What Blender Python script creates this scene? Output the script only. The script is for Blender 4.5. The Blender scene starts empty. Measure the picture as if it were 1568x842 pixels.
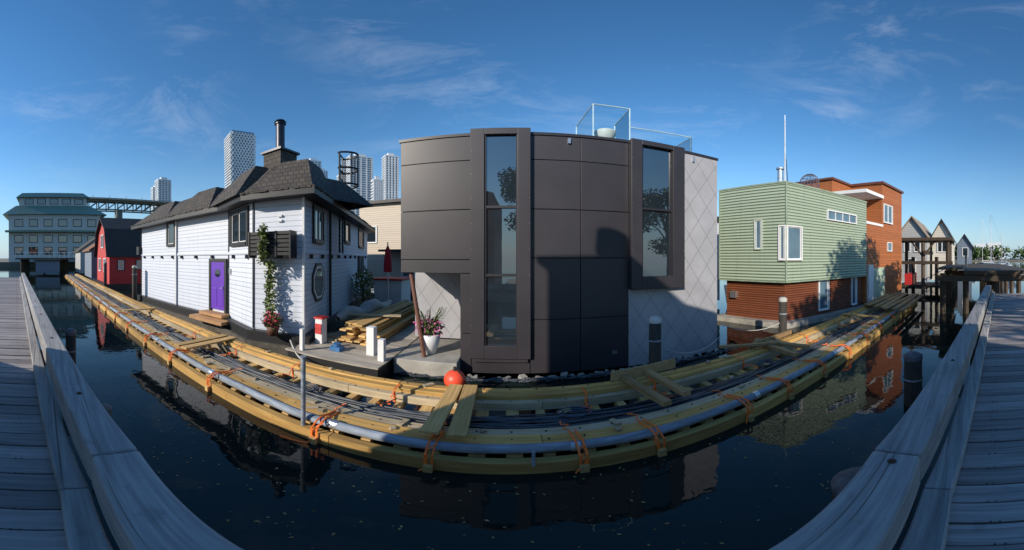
import bpy, math, random
from mathutils import Vector, Matrix, noise
random.seed(7)
R=math.radians
sc=bpy.context.scene
# ---------------------------------------------------------------- helpers
def link(o,parent=None):
    sc.collection.objects.link(o)
    if parent is not None: o.parent=parent
    return o
def E(name):
    o=bpy.data.objects.new(name,None); o.empty_display_size=.3
    return link(o)
def M(name,parent,verts,faces,mat,smooth=False,bevel=0):
    me=bpy.data.meshes.new(name); me.from_pydata([tuple(v) for v in verts],[],faces); me.update()
    mats=mat if isinstance(mat,(list,tuple)) else [mat]
    for m in mats: me.materials.append(m)
    if smooth:
        for p in me.polygons: p.use_smooth=True
    o=bpy.data.objects.new(name,me); link(o,parent)
    if bevel:
        b=o.modifiers.new('bev','BEVEL'); b.width=bevel; b.segments=2; b.limit_method='ANGLE'
    return o
BF=[(0,3,2,1),(4,5,6,7),(0,1,5,4),(1,2,6,5),(2,3,7,6),(3,0,4,7)]
class G:
    def __init__(s): s.v=[]; s.f=[]
    def add(s,v,f):
        n=len(s.v); s.v+= [tuple(a) for a in v]; s.f+=[tuple(i+n for i in q) for q in f]
    def box(s,x0,x1,y0,y1,z0,z1,rot=0,tilt=0):
        v=[(x0,y0,z0),(x1,y0,z0),(x1,y1,z0),(x0,y1,z0),(x0,y0,z1),(x1,y0,z1),(x1,y1,z1),(x0,y1,z1)]
        if rot or tilt:
            c=Vector(((x0+x1)/2,(y0+y1)/2,(z0+z1)/2)); m=Matrix.Rotation(rot,3,'Z')@Matrix.Rotation(tilt,3,'Y')
            v=[c+m@(Vector(a)-c) for a in v]
        s.add(v,BF); return s
    def wbox(s,P,Q,u0,u1,z0,z1,n0,n1):
        P=Vector(P[:2]);Q=Vector(Q[:2]); d=(Q-P).normalized(); n=Vector((d.y,-d.x))
        def pt(u,nn,z):
            a=P+d*u+n*nn; return (a.x,a.y,z)
        s.add([pt(u0,n1,z0),pt(u1,n1,z0),pt(u1,n0,z0),pt(u0,n0,z0),pt(u0,n1,z1),pt(u1,n1,z1),pt(u1,n0,z1),pt(u0,n0,z1)],BF); return s
    def cyl(s,p0,p1,r0,r1=None,seg=12,caps=True):
        if r1 is None: r1=r0
        p0=Vector(p0);p1=Vector(p1); q=(p1-p0).to_track_quat('Z','Y'); v=[];f=[]
        for p,r in((p0,r0),(p1,r1)):
            for i in range(seg):
                a=2*math.pi*i/seg; v.append(p+q@Vector((r*math.cos(a),r*math.sin(a),0)))
        for i in range(seg): f.append((i,(i+1)%seg,seg+(i+1)%seg,seg+i))
        if caps: f.append(tuple(range(seg))[::-1]); f.append(tuple(range(seg,2*seg)))
        s.add(v,f); return s
    def path(s,pts,r,seg=6):
        pts=[Vector(p) for p in pts]; v=[];f=[]
        for k,p in enumerate(pts):
            d=(pts[min(k+1,len(pts)-1)]-pts[max(k-1,0)])
            q=d.to_track_quat('Z','Y')
            rr=r[k] if isinstance(r,list) else r
            for i in range(seg):
                a=2*math.pi*i/seg; v.append(p+q@Vector((rr*math.cos(a),rr*math.sin(a),0)))
        for k in range(len(pts)-1):
            for i in range(seg): f.append((k*seg+i,k*seg+(i+1)%seg,(k+1)*seg+(i+1)%seg,(k+1)*seg+i))
        s.add(v,f); return s
    def lathe(s,c,prof,seg=24):
        v=[];f=[];c=Vector(c)
        for r,z in prof:
            for i in range(seg):
                a=2*math.pi*i/seg; v.append(c+Vector((r*math.cos(a),r*math.sin(a),z)))
        for k in range(len(prof)-1):
            for i in range(seg): f.append((k*seg+i,k*seg+(i+1)%seg,(k+1)*seg+(i+1)%seg,(k+1)*seg+i))
        s.add(v,f); return s
    def prism(s,poly,z0,z1):
        n=len(poly); v=[(p[0],p[1],z0) for p in poly]+[(p[0],p[1],z1) for p in poly]
        f=[tuple(range(n))[::-1],tuple(range(n,2*n))]+[(i,(i+1)%n,n+(i+1)%n,n+i) for i in range(n)]
        s.add(v,f); return s
    def done(s,name,parent,mat,smooth=False,bevel=0): return M(name,parent,s.v,s.f,mat,smooth,bevel)
def offs(poly,d):
    n=len(poly); out=[]
    for i in range(n):
        a=Vector(poly[i-1]);b=Vector(poly[i]);c=Vector(poly[(i+1)%n])
        d1=(b-a).normalized();d2=(c-b).normalized(); n1=Vector((d1.y,-d1.x));n2=Vector((d2.y,-d2.x))
        m=(n1+n2).normalized(); k=d/max(.4,m.dot(n1)); out.append(tuple(b+m*k))
    return out
# ---------------------------------------------------------------- materials
def newmat(name):
    m=bpy.data.materials.new(name); m.use_nodes=True; nt=m.node_tree
    return m,nt,nt.nodes['Principled BSDF']
def nd(nt,t,**k):
    n=nt.nodes.new(t)
    for a,b in k.items(): setattr(n,a,b)
    return n
def math_(nt,op,a,b=None,c=None):
    n=nd(nt,'ShaderNodeMath',operation=op)
    for i,x in enumerate((a,b,c)):
        if x is None: continue
        if isinstance(x,(int,float)): n.inputs[i].default_value=x
        else: nt.links.new(x,n.inputs[i])
    return n.outputs[0]
def mixc(nt,fac,a,b,mode='MIX'):
    n=nd(nt,'ShaderNodeMix',data_type='RGBA',blend_type=mode)
    for i,x in ((0,fac),(6,a),(7,b)):
        if isinstance(x,(int,float)): n.inputs[i].default_value=x
        elif isinstance(x,tuple): n.inputs[i].default_value=(*x[:3],1)
        else: nt.links.new(x,n.inputs[i])
    return n.outputs[2]
def pos(nt,scale=(1,1,1)):
    g=nd(nt,'ShaderNodeNewGeometry'); v=nd(nt,'ShaderNodeVectorMath',operation='MULTIPLY'); v.inputs[1].default_value=scale
    nt.links.new(g.outputs['Position'],v.inputs[0]); return v.outputs[0],g
def noi(nt,vec,scale,detail=4,rough=.55):
    n=nd(nt,'ShaderNodeTexNoise'); n.inputs['Scale'].default_value=scale; n.inputs['Detail'].default_value=detail; n.inputs['Roughness'].default_value=rough
    nt.links.new(vec,n.inputs['Vector']); return n.outputs['Fac']
def ramp(nt,fac,lo,hi):
    n=nd(nt,'ShaderNodeMapRange'); n.inputs[1].default_value=lo; n.inputs[2].default_value=hi; n.clamp=True
    nt.links.new(fac,n.inputs[0]); return n.outputs[0]
def bump(nt,bs,h,strength=.3,dist=.02):
    b=nd(nt,'ShaderNodeBump'); b.inputs['Strength'].default_value=strength; b.inputs['Distance'].default_value=dist
    nt.links.new(h,b.inputs['Height']); nt.links.new(b.outputs[0],bs.inputs['Normal'])
def dk(c,k): return tuple(x*k for x in c)
def plain(name,col,rough=.6,metal=0,var=.25,scale=3,stretch=(1,1,1),bmp=.15,island=.0,dirt=None):
    m,nt,bs=newmat(name); p,g=pos(nt,stretch)
    n=noi(nt,p,scale,6,.6); c=mixc(nt,ramp(nt,n,.3,.7),dk(col,1-var),dk(col,1+var*.6))
    if dirt:
        n2=noi(nt,p,scale*.3,3); c=mixc(nt,ramp(nt,n2,.5,.75),c,dirt)
    if island:
        r=math_(nt,'MULTIPLY_ADD',g.outputs['Random Per Island'],island*2,1-island)
        cc=nd(nt,'ShaderNodeVectorMath',operation='SCALE'); nt.links.new(c,cc.inputs[0]); nt.links.new(r,cc.inputs['Scale']); c=cc.outputs[0]
    nt.links.new(c,bs.inputs['Base Color']); bs.inputs['Roughness'].default_value=rough; bs.inputs['Metallic'].default_value=metal
    if bmp:
        n3=noi(nt,p,scale*8,4); bump(nt,bs,n3,bmp,.01)
    return m
def timber(name,col,col2,island=.25,axis='x',split=.35):
    st={'x':(.7,14,14),'y':(14,.7,14),'z':(14,14,.7)}[axis]
    m,nt,bs=newmat(name); p,g=pos(nt,st)
    w=noi(nt,p,1.6,6,.65); c=mixc(nt,ramp(nt,w,.32,.68),col2,col)
    p2,_=pos(nt); n2=noi(nt,p2,1.1,4); c=mixc(nt,math_(nt,'MULTIPLY',ramp(nt,n2,.5,.8),.5),c,dk(col2,.6))
    st2={'x':(.35,30,30),'y':(30,.35,30),'z':(30,30,.35)}[axis]
    sp=ramp(nt,noi(nt,pos(nt,st2)[0],1.3,3,.6),.6,.7); c=mixc(nt,math_(nt,'MULTIPLY',sp,split),c,dk(col2,.35))
    st3=noi(nt,p2,7,3); c=mixc(nt,math_(nt,'MULTIPLY',ramp(nt,st3,.62,.74),.35),c,dk(col2,.5))
    r=math_(nt,'MULTIPLY_ADD',g.outputs['Random Per Island'],island*2,1-island)
    cc=nd(nt,'ShaderNodeVectorMath',operation='SCALE'); nt.links.new(c,cc.inputs[0]); nt.links.new(r,cc.inputs['Scale'])
    nt.links.new(cc.outputs[0],bs.inputs['Base Color']); bs.inputs['Roughness'].default_value=.75
    bump(nt,bs,math_(nt,'SUBTRACT',w,sp),.5,.01); return m
def siding(name,col,sp,groove=.12,var=.12,bs_=.7,rough=.6,corr=False,gk=.55,dirt=.0):
    m,nt,bs=newmat(name); p,g=pos(nt); s=nd(nt,'ShaderNodeSeparateXYZ'); nt.links.new(p,s.inputs[0])
    zz=math_(nt,'DIVIDE',s.outputs[2],sp); fr=math_(nt,'FRACT',zz); fl=math_(nt,'FLOOR',zz)
    wn=nd(nt,'ShaderNodeTexWhiteNoise',noise_dimensions='1D'); nt.links.new(fl,wn.inputs['W'])
    n=noi(nt,pos(nt,(.6,.6,5))[0],1.5,6,.65)
    f=math_(nt,'ADD',math_(nt,'MULTIPLY',wn.outputs[0],.5),math_(nt,'MULTIPLY',ramp(nt,n,.3,.7),.5))
    c=mixc(nt,f,dk(col,1-var),dk(col,1+var))
    if dirt:
        st=ramp(nt,noi(nt,pos(nt,(5,5,.35))[0],1.2,5,.6),.52,.75); c=mixc(nt,math_(nt,'MULTIPLY',st,dirt),c,dk(col,.55))
    if corr:
        h=math_(nt,'SINE',math_(nt,'MULTIPLY',zz,2*math.pi)); c=mixc(nt,math_(nt,'MULTIPLY',math_(nt,'LESS_THAN',h,-.6),.25),c,dk(col,.5))
    else:
        gl=math_(nt,'LESS_THAN',fr,groove); c=mixc(nt,math_(nt,'MULTIPLY',gl,gk),c,dk(col,.3))
        h=math_(nt,'SUBTRACT',1,math_(nt,'POWER',fr,1)) 
    nt.links.new(c,bs.inputs['Base Color']); bs.inputs['Roughness'].default_value=rough
    bump(nt,bs,h,bs_,sp*(.18 if not corr else .22)); return m
def brickmat(name,c1,c2,mort,w,h,ms=.02,rough=.85):
    m,nt,bs=newmat(name); p,g=pos(nt); s=nd(nt,'ShaderNodeSeparateXYZ'); nt.links.new(p,s.inputs[0])
    cb=nd(nt,'ShaderNodeCombineXYZ'); nt.links.new(math_(nt,'ADD',s.outputs[0],math_(nt,'MULTIPLY',s.outputs[1],.9)),cb.inputs[0]); nt.links.new(s.outputs[2],cb.inputs[1])
    b=nd(nt,'ShaderNodeTexBrick'); nt.links.new(cb.outputs[0],b.inputs['Vector'])
    b.inputs['Color1'].default_value=(*c1,1);b.inputs['Color2'].default_value=(*c2,1);b.inputs['Mortar'].default_value=(*mort,1)
    b.inputs['Scale'].default_value=1;b.inputs['Brick Width'].default_value=w;b.inputs['Row Height'].default_value=h;b.inputs['Mortar Size'].default_value=ms
    n=noi(nt,p,2.6,6,.7); c=mixc(nt,.45,b.outputs[0],mixc(nt,ramp(nt,n,.35,.65),dk(c1,.35),dk(c2,1.7)))
    nt.links.new(c,bs.inputs['Base Color']); bs.inputs['Roughness'].default_value=rough
    bump(nt,bs,b.outputs[0],.8,.05); return m
def diamondmat(name,col):
    m,nt,bs=newmat(name); p,g=pos(nt); s=nd(nt,'ShaderNodeSeparateXYZ'); nt.links.new(p,s.inputs[0])
    S=.62
    a=math_(nt,'FRACT',math_(nt,'DIVIDE',math_(nt,'ADD',s.outputs[0],math_(nt,'MULTIPLY',s.outputs[2],.72)),S))
    b=math_(nt,'FRACT',math_(nt,'DIVIDE',math_(nt,'SUBTRACT',math_(nt,'ADD',s.outputs[0],20),math_(nt,'MULTIPLY',s.outputs[2],.72)),S))
    g1=math_(nt,'MAXIMUM',math_(nt,'LESS_THAN',a,.02),math_(nt,'LESS_THAN',b,.02))
    n=noi(nt,p,1.2,6); c=mixc(nt,ramp(nt,n,.3,.7),dk(col,.85),dk(col,1.08)); c=mixc(nt,g1,c,dk(col,.4))
    nt.links.new(c,bs.inputs['Base Color']); bs.inputs['Roughness'].default_value=.45
    bump(nt,bs,math_(nt,'SUBTRACT',1,g1),.5,.01); return m
def glassmat(name,col=(.015,.022,.03),ior=1.9,rough=.02):
    m,nt,bs=newmat(name); p,g=pos(nt); n=noi(nt,p,.7,2)
    c=mixc(nt,n,dk(col,.5),dk(col,1.6)); nt.links.new(c,bs.inputs['Base Color'])
    bs.inputs['Roughness'].default_value=rough; bs.inputs['IOR'].default_value=ior
    bump(nt,bs,n,.05,.05); return m
def clearglass(name):
    m,nt,bs=newmat(name); nt.nodes.remove(bs); out=nt.nodes['Material Output']
    t=nd(nt,'ShaderNodeBsdfTransparent'); t.inputs[0].default_value=(.86,.95,.95,1)
    g=nd(nt,'ShaderNodeBsdfGlossy'); g.inputs['Roughness'].default_value=.02
    f=nd(nt,'ShaderNodeFresnel'); f.inputs[0].default_value=1.5
    mx=nd(nt,'ShaderNodeMixShader'); nt.links.new(f.outputs[0],mx.inputs[0]); nt.links.new(t.outputs[0],mx.inputs[1]); nt.links.new(g.outputs[0],mx.inputs[2]); nt.links.new(mx.outputs[0],out.inputs[0]); return m
def leafmat(name,c1,c2):
    m,nt,bs=newmat(name); g=nd(nt,'ShaderNodeNewGeometry'); c=mixc(nt,g.outputs['Random Per Island'],c1,c2)
    nt.links.new(c,bs.inputs['Base Color']); bs.inputs['Roughness'].default_value=.6; return m

TY=timber('yellow_lumber',(.6,.38,.12),(.38,.21,.06),.3,'x',.5)
TYY=timber('yellow_lumber_cross',(.62,.42,.17),(.42,.25,.09),.25,'y')
TP=timber('pale_plank',(.52,.43,.29),(.33,.26,.16),.22,'x',.5)
TG=timber('weathered_timber',(.4,.39,.39),(.2,.2,.205),.15,'x',.75)
TGY=timber('weathered_planks',(.33,.3,.3),(.17,.155,.155),.35,'y',.6)
TD=timber('dark_timber',(.1,.07,.045),(.045,.032,.02),.3,'z')
TW=timber('grey_deck_wood',(.5,.45,.37),(.28,.24,.2),.22,'x')
PIL=plain('pile_wood',(.045,.038,.032),.85,0,.5,5,(6,6,.6),.5)
PILT=plain('pile_cap',(.5,.49,.46),.8,0,.3,6)
GREYCAP=plain('grey_pile_top',(.13,.13,.14),.8,0,.5,14)
WHITE=siding('white_clapboard',(.58,.62,.7),.16,.13,.06,.8,gk=.5,dirt=.3)
BLK=plain('black_paint',(.016,.016,.018),.5)
SHG=brickmat('weathered_shingles',(.115,.095,.075),(.05,.042,.036),(.012,.011,.011),.22,.17)
SHD=brickmat('dark_shingles',(.06,.055,.06),(.035,.033,.036),(.012,.012,.012),.3,.18)
GL=glassmat('window_glass',(.015,.022,.03),2.2); GLB=glassmat('blue_glass',(.09,.15,.2),1.8,.05)
DARK=plain('charcoal_panel',(.033,.030,.036),.42,0,.18,1.2,bmp=.03,island=.12)
DARKT=plain('charcoal_trim',(.024,.022,.028),.4,0,.12,2,bmp=.03)
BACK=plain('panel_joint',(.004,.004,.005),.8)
DIA=diamondmat('diamond_shingle_metal',(.36,.36,.385))
GREEN=siding('sage_corrugated_metal',(.37,.455,.34),.13,.1,.06,.9,.4,True,dirt=.3)
RUST=siding('rust_corrugated_metal',(.17,.05,.02),.1,.1,.22,.8,.6,True,dirt=.4)
CEDAR=siding('cedar_siding',(.36,.115,.035),.16,.1,.2,.6,dirt=.4)
RED=siding('red_clapboard',(.5,.022,.02),.17,.1,.1,.6)
CONC=plain('concrete',(.36,.34,.3),.85,0,.3,2.5,dirt=(.12,.11,.1))
STEEL=plain('galvanised_pipe',(.27,.32,.39),.75,.0,.45,3,(1,6,6),.2,dirt=(.17,.16,.15))
METAL=plain('stainless_steel',(.6,.62,.64),.28,.85,.1)
WP=plain('white_paint',(.74,.74,.74),.5,0,.08)
ORG=plain('orange_strap',(.95,.2,.03),.6,0,.2)
CAB=plain('black_cable',(.05,.058,.07),.4,0,.4,4,island=.7)
PUR=plain('purple_door_paint',(.13,.035,.45),.4,0,.1)
OAK=plain('oak_step',(.45,.25,.11),.6)
LEAF=leafmat('leaf_green',(.03,.075,.012),(.1,.15,.03))
LEAFV=leafmat('vine_leaf',(.06,.12,.02),(.2,.22,.05))
PINK=leafmat('petals',(.6,.06,.25),(.75,.3,.5)); REDF=leafmat('red_petals',(.55,.02,.04),(.6,.08,.2))
FALL=leafmat('fallen_leaf',(.2,.12,.04),(.4,.3,.13))
BARK=plain('bark',(.1,.075,.055),.9,0,.4,6,bmp=.6)
CG=clearglass('clear_glass_panel')
CITYG=plain('tower_glass',(.22,.3,.38),.2,0,.3,.05,bmp=0); CITYW=plain('tower_white',(.68,.7,.72),.6,0,.1,.05,bmp=0)
BRN=plain('brown_post',(.13,.05,.03),.6)

# ---------------------------------------------------------------- window helper
def windows(parent,P,Q,lst,frame=BLK,glass=GL,fw=.07,name='window'):
    gf=G();gg=G();gc=G()
    for i_,(u0,u1,z0,z1,nx,nz) in enumerate(lst):
        gf.wbox(P,Q,u0-fw,u0,z0-fw,z1+fw,0.0,.07).wbox(P,Q,u1,u1+fw,z0-fw,z1+fw,0.0,.07)
        gf.wbox(P,Q,u0,u1,z1,z1+fw,0.0,.072).wbox(P,Q,u0,u1,z0-fw,z0,0.0,.09)
        gg.wbox(P,Q,u0,u1,z0,z1,-.02,.012)
        for i in range(1,nx):
            u=u0+(u1-u0)*i/nx; gf.wbox(P,Q,u-.02,u+.02,z0,z1,.0,.045)
        for i in range(1,nz):
            z=z0+(z1-z0)*i/nz; gf.wbox(P,Q,u0,u1,z-.018,z+.018,.0,.04)
        if z1-z0>.7:   # inner white sash
            for j in range(nx):
                a=u0+(u1-u0)*j/nx+.025; b=u0+(u1-u0)*(j+1)/nx-.025; k=.035
                gc.wbox(P,Q,a,a+k,z0,z1,0,.028).wbox(P,Q,b-k,b,z0,z1,0,.028).wbox(P,Q,a+k,b-k,z0,z0+k,0,.027).wbox(P,Q,a+k,b-k,z1-k,z1,0,.027)
    gf.done(name+'_frames',parent,frame); gg.done(name+'_panes',parent,glass)
    if gc.v: gc.done(name+'_sashes',parent,WP)
def leaves(g,c,rad,n,size,seed=0,shape=None):
    rnd=random.Random(seed)
    for _ in range(n):
        d=Vector((rnd.gauss(0,1),rnd.gauss(0,1),rnd.gauss(0,1))).normalized()*(rnd.random()**.45)
        p=Vector(c)+Vector((d.x*rad[0],d.y*rad[1],d.z*rad[2]))
        a=Vector((rnd.uniform(-1,1),rnd.uniform(-1,1),rnd.uniform(-.6,.6))).normalized()
        b=a.cross(Vector((rnd.uniform(-1,1),rnd.uniform(-1,1),rnd.uniform(-1,1)))).normalized()
        s=size*rnd.uniform(.6,1.4)
        g.add([p-a*s,p+b*s*.5,p+a*s,p-b*s*.5],[(0,1,2,3)])
# ---------------------------------------------------------------- water / land
m,nt,bs=newmat('harbour_water'); p,g_=pos(nt,(1,1,1))
n1=noi(nt,p,1.1,3,.5); n2=noi(nt,p,6,2,.5)
bs.inputs['Base Color'].default_value=(.006,.014,.013,1); bs.inputs['Roughness'].default_value=.012; bs.inputs['IOR'].default_value=1.42
bump(nt,bs,math_(nt,'ADD',n1,math_(nt,'MULTIPLY',n2,.12)),.16,.05)
M('water',None,[(-2500,-2500,0),(2500,-2500,0),(2500,2500,0),(-2500,2500,0)],[(0,1,2,3)],m)
LAND=plain('shore_ground',(.16,.15,.12),.9,0,.3,.05)
g=G(); g.box(-900,900,120,1500,-1,1.6); g.box(-900,-95,-300,119.9,-1,1.6); g.box(260,900,-400,119.9,-1,1.2); g.done('ground',None,LAND)
# ---------------------------------------------------------------- main floating dock
D=E('floating_dock_under_construction')
XL,XR=-46,18.6
def segs(x0,x1,L,jit=.15):
    x=x0
    while x<x1-.05:
        e=min(x+L*random.uniform(1-jit,1+jit),x1); yield x,e; x=e+.008
g=G()
for a,b in segs(XL,XR,4.2): g.box(a,b,5.0+random.uniform(-.01,.01),5.14,.17,.47+random.uniform(-.01,.01)); 
for a,b in segs(XL,XR,3.7): g.box(a,b,4.85,4.985,.2,.44+random.uniform(-.012,.012))
g.done('inner_beams',D,TY,bevel=.008)
g=G()
for a,b in segs(XL,XR,4.6): g.box(a,b,3.76,3.96,.22,.3+random.uniform(-.01,.01))
for a,b in segs(XL,XR,3.9): g.box(a,b,4.72,4.84,.2,.36)
g.done('pale_walk_planks',D,TP,bevel=.005)
g=G()
for a,b in segs(XL,XR,4.4): g.box(a,b,3.5,3.745,.16,.32+random.uniform(-.01,.01))
for a,b in segs(XL,XR,4.9): g.box(a,b,3.2,3.34,-.02,.2)
g.done('outer_beams',D,TY,bevel=.008)
g=G(); x=XL
while x<XR:
    w_=random.choice((.14,.14,.2)); g.box(x,x+w_,3.38,4.84,.08,.2,rot=random.uniform(-.03,.03)); x+=.46
g.done('sleepers',D,TYY,bevel=.006)
g=G(); x=XL
while x<XR: g.box(x,x+.8,3.5,4.9,-.25,-.05); x+=1.6
g.done('flotation_blocks',D,BLK)
g=G(); g.path([(XL+i*.5,3.41+.012*math.sin(i*.7),.3+.008*math.sin(i*1.3)) for i in range(int((XR-XL)/.5)+1)],.072,14)
g.done('steel_pipe',D,STEEL,True)
g=G()
x=XL+1
while x<XR: g.cyl((x,3.41,.3),(x+.12,3.41,.3),.084,seg=14); x+=3.05
g.done('pipe_couplings',D,METAL)
g=G()
for k in range(20):
    ph=random.uniform(0,6); y0=4.0+.36*(k/20); z0=.24+.06*random.random(); r=random.choice([.012,.016,.02,.026])
    g.path([(XL+i*.3,y0+.05*math.sin(i*.3*.6+ph)+.09*noise.noise(Vector((i*.25,k*3.3,0))),z0+.03*math.sin(i*.25+ph*2)) for i in range(int((XR-XL)/.3))],r,5)
g.done('cables',D,CAB,True)
sx=[-44,-40,-36,-32,-28,-25,-22,-19.5,-17,-15,-13,-11,-8.9,-7.0,-5.1,-2.44,-.87,.85,1.84,3.46,4.6,6.0,7.5,9,10.6,12.4,14.2,16]
g=G();gb=G()
for s in sx:
    for o in (-.045,.04):
        x=s+o; w=.028
        g.box(x,x+w,3.165,3.172,-.07,.3); g.path([(x+.014,3.168,.28),(x+.014,3.28,.36),(x+.014,3.4,.392),(x+.014,3.5,.37),(x+.014,3.6,.345),(x+.014,3.77,.335)],.014,5)
    t=[(s+.05,3.3,.38)]
    for k in range(6): t.append((s+.05+random.uniform(-.07,.07)-.02*k,3.26-.025*k,.38-.075*k))
    g.path(t,.013,4)
    t=[(s-.04,3.8,.33)]
    for k in range(4): t.append((s-.04+random.uniform(-.1,.1),3.85+.06*k,.33+random.uniform(-.01,.03)))
    g.path(t,.011,4)
    gb.box(s-.05,s+.07,3.1,3.5,-.26,-.05); gb.box(s-.045,s+.065,3.12,3.19,-.05,.12)
for s in (-8.4,-6.2,-4.2,-1.9,1.3,2.6,4.9,7.7,10):   # straps on the inner beam
    g.box(s,s+.035,4.705,4.712,.2,.45);g.box(s,s+.035,4.712,4.98,.47,.476)
    pts=[(s+.02,4.7,.44)]
    for k in range(6): pts.append((s+random.uniform(-.12,.14),4.65-.08*k,.31+random.uniform(-.01,.03)))
    g.path(pts,.012,4)
g.path([(-2.44,3.15,.1),(-2.5,3.1,-.0),(-2.6,3.05,.01),(-2.9,3.0,.012)],.016,5)
g.done('orange_straps',D,ORG); gb.done('strap_blocks',D,TYY,bevel=.006)
g=G()
for (x,y0,y1,rot) in ((-7.3,3.4,5.15,.12),(-6.95,3.45,5.2,.1),(-1.02,3.42,5.1,-.03),(-.72,3.4,5.12,.02),(-13,3.5,5.1,.1),(11.2,3.5,5.1,0)):
    g.box(x,x+.24,y0,y1,.485,.53,rot=rot)
g.done('cross_boards',D,TYY,bevel=.006)
g=G()
g.box(2.15,2.3,3.75,5.3,.475,.57,rot=.1); g.box(2.65,2.8,3.9,5.4,.475,.57,rot=.05); g.box(1.9,3.4,5.15,5.2,.46,.68,rot=.1)
g.box(5.9,6.05,3.8,5.4,.475,.57,rot=-.2); g.box(6.3,6.45,3.9,5.5,.475,.57,rot=.2); g.box(5.6,7.6,5.15,5.25,.47,.6,rot=.03); g.box(5.5,5.62,4.3,5.9,.57,.63,rot=1.0)
for k in range(7): g.box(12.5+.2*k,18.4+.1*k,2.75+.36*k,2.98+.36*k,.53+.02*(k%2),.6+.02*(k%2),rot=random.uniform(-.05,.05))
g.done('loose_lumber',D,timber('brown_lumber',(.45,.3,.14),(.26,.16,.07),.3,'y'),bevel=.006)
g=G(); g.cyl((-2.7,3.27,-.1),(-2.7,3.27,1.4),.036,seg=12); g.cyl((-2.7,3.27,1.4),(-2.7,3.27,1.43),.05,seg=12); g.cyl((.3,3.2,.15),(.3,3.2,.42),.02); g.done('steel_standpipe',D,STEEL)
g=G(); cr=random.Random(4)
for cx,cy in ((-3.4,4.2),(1.0,4.25),(5.2,4.3),(-9.3,4.2)):
    for k in range(3):
        r=.1+.03*k; g.path([(cx+r*1.6*math.cos(t*.5)+.02*cr.random(),cy+r*math.sin(t*.5),.34+.02*k+.01*cr.random()) for t in range(14)],.013,4)
g.done('coiled_hose',D,plain('blue_hose',(.04,.06,.1),.5))
# bolt heads and small offcuts that litter the timber
g=G()
x=XL
while x<XR:
    for y,z in ((5.07,.475),(3.62,.325),(4.78,.362),(3.86,.305)): g.cyl((x+.07,y,z-.01),(x+.07,y,z+.008),.013,seg=6)
    x+=.46
g.done('bolt_heads',D,BLK)
g=G()
for k in range(40):
    x=cr.uniform(-12,10); y=cr.choice((3.62,3.86,4.5,5.05)); z={3.62:.33,3.86:.31,4.5:.2,5.05:.48}[y]; g.box(x,x+cr.uniform(.05,.22),y-.04,y+.04,z,z+.03,rot=cr.uniform(0,3))
g.done('timber_offcuts',D,TP)
# ---------------------------------------------------------------- piles
def pile(x,y,zt,r=.13,cap=PILT):
    P=E('wooden_pile'); g=G(); g.cyl((x,y,-1),(x+.01,y,zt),r*1.05,r,16); g.done('shaft',P,PIL,True)
    g=G(); g.lathe((x+.01,y,zt),[(r+.008,-.09),(r+.012,0),(r*.6,.05),(0.001,.055)],16); g.done('cap',P,cap,True)
    g=G(); g.cyl((x,y,zt-.5),(x,y,zt-.46),r+.012,seg=16,caps=False); g.done('band',P,STEEL)
pile(3.02,5.45,1.6);pile(7.55,5.5,1.6);pile(-16.9,5.35,2.4,.15);pile(5.3,1.0,1.05,.17,GREYCAP);pile(-3.6,.72,.85,.11,GREYCAP);pile(-6.7,.6,1.2,.12,GREYCAP);pile(19.2,5.4,2.2,.15);pile(-26,5.45,2.5,.15)
pile(2.3,.85,.55,.27,GREYCAP)
# ---------------------------------------------------------------- near boardwalk
W=E('boardwalk')
def yr(x): return .5-(max(0,abs(x)-1.5))*(.095 if x<0 else .112)
g=G(); x=-24
while x<13:
    w=.19; y=yr(x)
    g.box(x,x+w-.014,y-3.2,y-.27,1.26,1.3+random.uniform(-.005,.005),rot=random.uniform(-.004,.004)); x+=w
g.done('deck_planks',W,TGY,bevel=.006)
def beam(g,x0,x1,o0,o1,z0,z1):
    v=[]
    for z in (z0,z1):
        v+=[(x0,yr(x0)+o0,z),(x1,yr(x1)+o0,z),(x1,yr(x1)+o1,z),(x0,yr(x0)+o1,z)]
    g.add(v,BF)
g=G();xs=[-24,-18,-12.5,-7.2,-1.5,1.5,6.5,13]
for i in range(len(xs)-1): beam(g,xs[i]+.006,xs[i+1]-.006,-.26,0,1.44,1.7)
g.done('bull_rail',W,TG,bevel=.02)
g=G()
for i in range(len(xs)-1): beam(g,xs[i]+.004,xs[i+1]-.004,-.42,-.27,1.3,1.4); beam(g,xs[i]+.004,xs[i+1]-.004,-.04,.1,.95,1.3)
g.done('kerb_and_stringer',W,TG,bevel=.012)
g=G(); x=-23.5
while x<13:
    beam(g,x,x+.3,-.24,-.03,1.3,1.44); x+=1.9
g.done('rail_blocks',W,TG)
g=G(); x=-23.3
while x<13:
    y=yr(x); g.cyl((x,y-.13,1.7),(x,y-.13,1.706),.024,seg=10); g.cyl((x,y-.13,1.706),(x,y-.13,1.715),.012,seg=6); x+=1.9
x=-23.9
while x<13:
    y=yr(x)
    for q in (.6,.64): g.cyl((x+.09,y-q,1.303),(x+.09,y-q,1.308),.006,seg=5)
    x+=.19
g.done('bolts_and_nails',W,plain('rusty_iron',(.09,.05,.035),.7,.3))
g=G()
for x in (-20,-14,-9,-5,5,9,12): g.cyl((x,yr(x)-.3,-1),(x,yr(x)-.3,1.25),.15,seg=12); g.cyl((x,yr(x)-2.7,-1),(x,yr(x)-2.7,1.25),.15,seg=12)
g.done('support_piles',W,PIL)
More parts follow.
